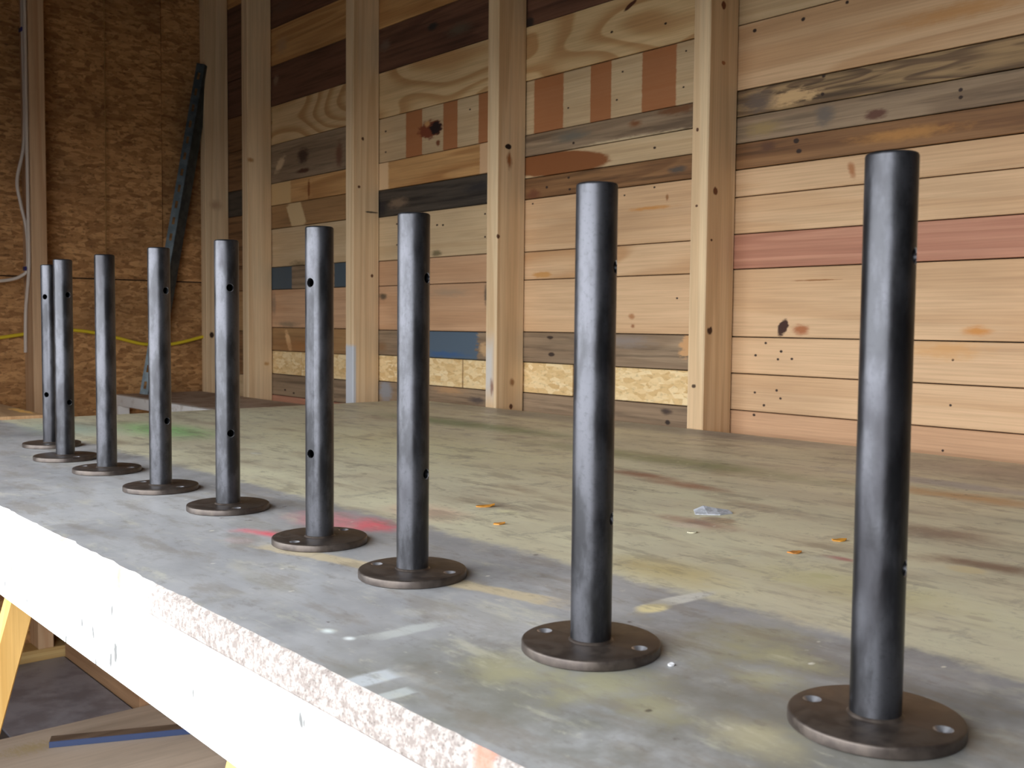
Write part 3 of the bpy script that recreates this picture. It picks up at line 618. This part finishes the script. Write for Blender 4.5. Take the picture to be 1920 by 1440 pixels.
# ------------------------------------------------------------------ things behind the table
white_paint = Mat('worn_white_paint', 0.6)
nw = white_paint.noise(white_paint.pos, 18.0, 4.0, 0.65)
wp_mat = white_paint.done(white_paint.mix(white_paint.rng(nw, 0.55, 0.7, 0, 0.6), lin((226, 224, 222)), lin((172, 158, 146))))
SHX0, SHX1, SHY0, SHY1, SHZ = WALL_X + 0.002, -2.16, 1.215, STUD_Y - 0.002, 0.810
sh = empty('shelf', ((SHX0 + SHX1) / 2, (SHY0 + SHY1) / 2, 0)); tag(sh, 'low white painted shelf in the corner below the slotted steel angle', 'shelf')
mshelf = Mat('dusty_shelf_top', 0.7); nn = mshelf.noise(mshelf.pos, 14.0, 4.0, 0.6)
shelf_top = mshelf.done(mshelf.mix(mshelf.rng(nn, 0.4, 0.65), lin((186, 168, 154)), lin((160, 136, 118))))
box('board', SHX0, SHX1, SHY0 + 0.020, SHY1, SHZ - 0.03, SHZ, shelf_top, sh, 0.001)
box('front_edging', SHX0, SHX1, SHY0, SHY0 + 0.0195, SHZ - 0.034, SHZ, wp_mat, sh, 0.0015)
for xx in (SHX0, SHX1 - 0.04):
    box('leg', xx, xx + 0.04, SHY0 + 0.001, SHY0 + 0.0385, 0, SHZ - 0.0345, wp_mat, sh, 0.0015)
    box('leg', xx, xx + 0.04, SHY1 - 0.04, SHY1, 0, SHZ - 0.0305, wp_mat, sh, 0.0015)

# leaning slotted angle
mg = Mat('galvanised_gray', 0.45, 0.5)
ng = mg.noise(mg.pos, 40.0, 3.0)
galv = mg.done(mg.mix(mg.rng(ng, 0.4, 0.6), lin((84, 92, 96)), lin((68, 76, 80))))
a0 = on_x(262, 742, WALL_X + 0.055); a0.z = SHZ + 0.0025; a1 = on_x(369, 118, WALL_X + 0.040)
ang = empty('slotted_angle', a0); tag(ang, 'gray slotted steel angle leaning in the dark corner on the white shelf', 'steel angle')
ax = (a1 - a0).normalized(); Ln = (a1 - a0).length
# one flange faces the room (slotted), the other turns back to the wall
fx = Vector((0.80, 0.60, 0.0)); fx = (fx - ax * fx.dot(ax)).normalized()
wdir = Vector((-0.15, 1.0, 0)); wdir = (wdir - ax * wdir.dot(ax)).normalized()
def slotted(wv, width, thick, slots):
    nrm = ax.cross(wv).normalized(); bm = bmesh.new()
    us = [0, width * 0.34, width * 0.66, width]; vs = [0.0]
    v = 0.0; pitch = 0.055
    holes_ = []
    if slots:
        while v + pitch < Ln:
            vs += [v + 0.018, v + 0.042]; holes_.append(len(vs) - 2); v += pitch
    vs.append(Ln)
    V = {}
    def gv(i, j, k):
        key = (i, j, k)
        if key not in V: V[key] = bm.verts.new(wv * us[i] + ax * vs[j] + nrm * (thick * (k - 0.5)))
        return V[key]
    solid = {(i, j): not (i == 1 and j in holes_) for i in range(3) for j in range(len(vs) - 1)}
    for (i, j), s_ in solid.items():
        if not s_: continue
        for k in (0, 1): bm.faces.new((gv(i, j, k), gv(i + 1, j, k), gv(i + 1, j + 1, k), gv(i, j + 1, k)))
        for di, dj, e in ((-1, 0, ((i, j), (i, j + 1))), (1, 0, ((i + 1, j), (i + 1, j + 1))), (0, -1, ((i, j), (i + 1, j))), (0, 1, ((i, j + 1), (i + 1, j + 1)))):
            if not solid.get((i + di, j + dj), False):
                (p_, q_), (r_, t_) = e
                bm.faces.new((gv(p_, q_, 0), gv(r_, t_, 0), gv(r_, t_, 1), gv(p_, q_, 1)))
    return bm_mesh(bm, 'flange')
link('flange', slotted(-fx * 0 + Vector((0.55, 0.83, 0)) - ax * ax.dot(Vector((0.55, 0.83, 0))), 0.026, 0.002, True), galv, ang)
back_v = (Vector((-0.55, 0.80, 0)) - ax * ax.dot(Vector((-0.55, 0.80, 0)))).normalized()
off = (Vector((0.55, 0.83, 0)) - ax * ax.dot(Vector((0.55, 0.83, 0)))) * 0.026
fl = link('flange', slotted(back_v, 0.050, 0.002, False), galv, ang, off)

# cables
yel_c = Mat('yellow_cable_jacket', 0.5).done(lin((214, 186, 40)))
wht_c = Mat('white_cable_jacket', 0.5).done(lin((206, 192, 180)))
str_c = Mat('cotton_string', 0.9).done(lin((150, 112, 64)))
XC = WALL_X + 0.018
pts = [on_x(a, b, XC) for a, b in ((-420, 640), (-200, 652), (-60, 640), (-20, 636), (20, 630), (62, 624), (100, 619), (138, 619), (178, 624), (218, 633), (270, 645), (322, 645), (378, 632), (396, 628))]
pts[-2].x = SX[0] - 0.002 if False else pts[-2].x
tag(tube_path('yellow_cable', pts, 0.0055, yel_c), 'yellow electrical cable sagging across the strand board between two studs', 'cable')
yl = y0 - 0.006
XW = WALL_X + 0.03
def vc(pxs, xoff): return [on_x(a, b, WALL_X + xoff) for a, b in pxs]
pa_ = [Vector((WALL_X + 0.055, yl, z)) for z in (2.6, 2.2, 1.9, 1.6)] + [Vector((WALL_X + 0.055, yl - 0.022, 1.47)), Vector((WALL_X + 0.055, yl - 0.014, 1.40)), Vector((WALL_X + 0.060, yl, 1.32)), Vector((WALL_X + 0.065, yl, 1.21))]
pa_ += [on_x(40, 517, WALL_X + 0.06), on_x(15, 525, WALL_X + 0.055), on_x(-30, 528, WALL_X + 0.05), on_x(-80, 524, WALL_X + 0.05)]
tag(tube_path('white_cable', pa_, 0.0050, wht_c), 'white cable bowing out of the far-left stud, then turning off to the left', 'cable')
pb_ = [Vector((WALL_X + 0.080, yl, z)) for z in (2.6, 2.1, 1.7, 1.4)] + [Vector((WALL_X + 0.079, yl, 1.21)), Vector((WALL_X + 0.04, yl, 1.08)), Vector((WALL_X + 0.03, yl, 0.95))]
tag(tube_path('white_cable', pb_, 0.0050, wht_c), 'white cable running straight down the side of the far-left stud', 'cable')
blue_p = Mat('blue_plastic', 0.4).done(lin((44, 40, 120)))
for zz, lab in ((on_x(61, 504, WALL_X + 0.07).z, 'blue cable staple where the white cable leaves the far-left stud'), (on_x(54, 58, WALL_X + 0.07).z, 'blue cable staple high on the far-left stud')):
    c = Vector((WALL_X + 0.071, yl - 0.003, zz))
    st = empty('cable_staple', c); tag(st, lab, 'staple', 'blue cable staples')
    box('saddle', c.x - 0.016, c.x + 0.012, c.y - 0.008, c.y - 0.0045, c.z - 0.006, c.z + 0.006, blue_p, st, 0.001)
    box('nail', c.x - 0.003, c.x + 0.003, c.y - 0.011, c.y - 0.008, c.z - 0.003, c.z + 0.003, galv, st, 0.0008)
s0 = on_x(193, 0, WALL_X + 0.02); s1 = on_x(199, 560, WALL_X + 0.02)
s0 = Vector((WALL_X + 0.02, s0.y, CEIL - 0.002)); 
tag(tube_path('string', [s0, (s0 + s1) / 2 + Vector((0, 0.004, 0)), s1], 0.0016, str_c, n=6), 'thin tan string hanging down the strand board wall', 'string')

# rough board lying beyond the far end of the table, on its own trestle
side = empty('side_bench', (-2.6, 0.25, 0)); tag(side, 'rough brown board bench butting the far left end of the table', 'bench')
rb = wood('rough_plywood', (182, 146, 108), (150, 112, 78), 'X', 12.0, 6, 1.0, 9, 0.5, 0.2, 0.4, [dict(c=(-2.25, 0.615), rad=(0.10, 0.012), color=(224, 172, 96), soft=0.5, amp=1.4), dict(c=(-2.5, 0.56), rad=(0.05, 0.01), color=(224, 186, 130), soft=0.5, amp=1.4)], plane='XY')
box('bench_top', -3.0, -2.1275, 0.06, 0.63, TH - 0.012, TH + 0.006, rb, side, 0.001)
for lx, ly in ((-2.98, 0.07), (-2.98, 0.56), (-2.19, 0.07)):
    box('leg', lx, lx + 0.045, ly, ly + 0.045, 0, TH - 0.0125, brd, side, 0.002)
box('rail', -2.93, -2.20, 0.075, 0.11, TH - 0.10, TH - 0.0125, brd, side, 0.002)

# ------------------------------------------------------------------ under the table
gm = Mat('gray_painted_sheet', 0.42); ng = gm.noise(gm.pos, 9.0, 4.0, 0.6)
gray_sheet = gm.done(gm.mix(gm.rng(ng, 0.4, 0.65), lin((150, 150, 160)), lin((124, 122, 130))))
tag(box('gray_sheet', WALL_X + 0.094, -1.9, 0.715, 1.020, 0.0003, 0.0063, gray_sheet, None, 0.0006), 'smooth gray sheet lying on the floor under the table', 'sheet')
pw = wood('floor_plywood', (204, 186, 168), (182, 162, 142), 'Y', 3.0, 4, 0.6, 6, 0.35, 0.08, 0.4, [dict(c=(-2.6, 0.72), rad=(0.05, 0.10), color=(186, 166, 130), soft=1.0, amp=1.0)], plane='XY')
tag(box('plywood_sheet', -2.70, -1.75, 0.3, 1.2, 0.0066, 0.0246, pw, None, 0.001), 'brown-gray plywood sheet on the floor under the table, lower left', 'sheet')
b0 = on_z(92, 1403, 0.0249); b1 = on_z(335, 1379, 0.0249); bd = (b1 - b0).normalized(); b2 = b0 + bd * 0.62
bl = Mat('blue_paint', 0.5).done(lin((44, 60, 98)))
tb = wood('bar_wood', (128, 108, 92), (102, 84, 70), 'Y', 8.0, plane='XY')
nb = Vector((bd.y, -bd.x, 0));  
if nb.dot(CAM - b0) < 0: nb = -nb
zb = Vector((0, 0, 1))
rootb = empty('wooden_bar', b0 + bd * 0.2); tag(rootb, 'wooden bar with one blue painted side, lying on the plywood sheet', 'bar')
o1 = b0 - nb * 0.021 + zb * 0.0077; o2 = b0 + bd * 0.44 - nb * 0.021 + zb * 0.0077
if o2.y > 1.18: o2 = o1 + bd * ((1.18 - o1.y) / bd.y)
bar('core', o1, o2, 0.0150, 0.036, tb, rootb, 0.001, Vector((0, 0, 1)))
f1 = b0 - nb * 0.0015 + zb * 0.0077; f2 = f1 + (o2 - o1)
bar('painted_face', f1, f2, 0.0148, 0.0026, bl, rootb, 0.0004, Vector((0, 0, 1)))
bw = wood('bin_plywood', (176, 138, 104), (150, 110, 78), 'X', 15.0, 5, 0.7, 10, 0.4, 0.2, 0.35)
BX0, BX1, BY0, BY1, BZ = WALL_X + 0.094, -2.706, 1.024, 1.19, 0.42
bn = empty('plywood_bin', ((BX0 + BX1) / 2, (BY0 + BY1) / 2, 0)); tag(bn, 'long low plywood bin standing on the floor beneath the table', 'bin')
box('front_panel', BX0, BX1, BY0, BY0 + 0.018, 0.004, BZ, bw, bn, 0.001)
box('back_panel', BX0, BX1, BY1 - 0.018, BY1, 0.004, BZ, bw, bn, 0.001)
for xx in (BX0, BX1 - 0.018): box('end_panel', xx, xx + 0.018, BY0 + 0.0185, BY1 - 0.0185, 0.004, BZ, bw, bn, 0.001)
box('bottom', BX0 + 0.0185, BX1 - 0.0185, BY0 + 0.0185, BY1 - 0.0185, 0.0, 0.016, bw, bn, 0.001)

# ------------------------------------------------------------------ crumbs of dried paint on the table
def chip(px, py, sx, sy, color, label, name='paint_chip', curl=0.2, rz=0.0, group='paint chips on the table'):
    p = on_z(px, py, TH); bm = bmesh.new(); n = 10; rg = random.Random(int(px * 7 + py))
    up, dn = [], []
    for i in range(n):
        a = 2 * math.pi * i / n; k = rg.uniform(0.75, 1.1)
        vx, vy = math.cos(a) * sx * k, math.sin(a) * sy * k
        h = max(0.0, vy / sy) ** 2 * curl * sy
        up.append(bm.verts.new((vx, vy, h + 0.0011))); dn.append(bm.verts.new((vx, vy, h + 0.0001)))
    bm.faces.new(up); bm.faces.new(dn[::-1])
    for i in range(n): bm.faces.new((up[i], dn[i], dn[(i + 1) % n], up[(i + 1) % n]))
    bmesh.ops.triangulate(bm, faces=bm.faces)
    m_ = Mat('dried_paint', 0.6); nn_ = m_.noise(m_.pos, 200.0, 2.0)
    mat = m_.done(m_.mix(m_.rng(nn_, 0.4, 0.6), lin(color), lin(tuple(v * 0.85 for v in color))))
    tag(link(name, bm_mesh(bm, name), mat, None, (p.x, p.y, TH), rz), label, 'paint chip', group)
chip(1335, 963, 0.022, 0.011, (190, 192, 200), 'curled pale gray paint flake lying on the olive part of the table', 'paint_flake', 0.5, 0.87)
chip(910, 950, 0.006, 0.010, (206, 138, 40), 'orange paint chip just right of the third post, farther of two', rz=-0.6)
chip(935, 983, 0.004, 0.006, (210, 140, 50), 'orange paint chip just right of the third post, nearer of two', rz=-0.6)
chip(1572, 1014, 0.005, 0.007, (214, 146, 40), 'brighter orange paint chip left of the nearest post', rz=-0.6)
chip(1490, 1037, 0.005, 0.006, (188, 122, 48), 'dull orange paint chip on the open table between the two nearest posts', rz=-0.6)
chip(1298, 999, 0.003, 0.005, (216, 208, 180), 'tiny cream paint crumb below the pale gray flake', rz=-0.6)
chip(1258, 1248, 0.0018, 0.0022, (226, 226, 230), 'tiny white crumb beside the second post base', rz=0)
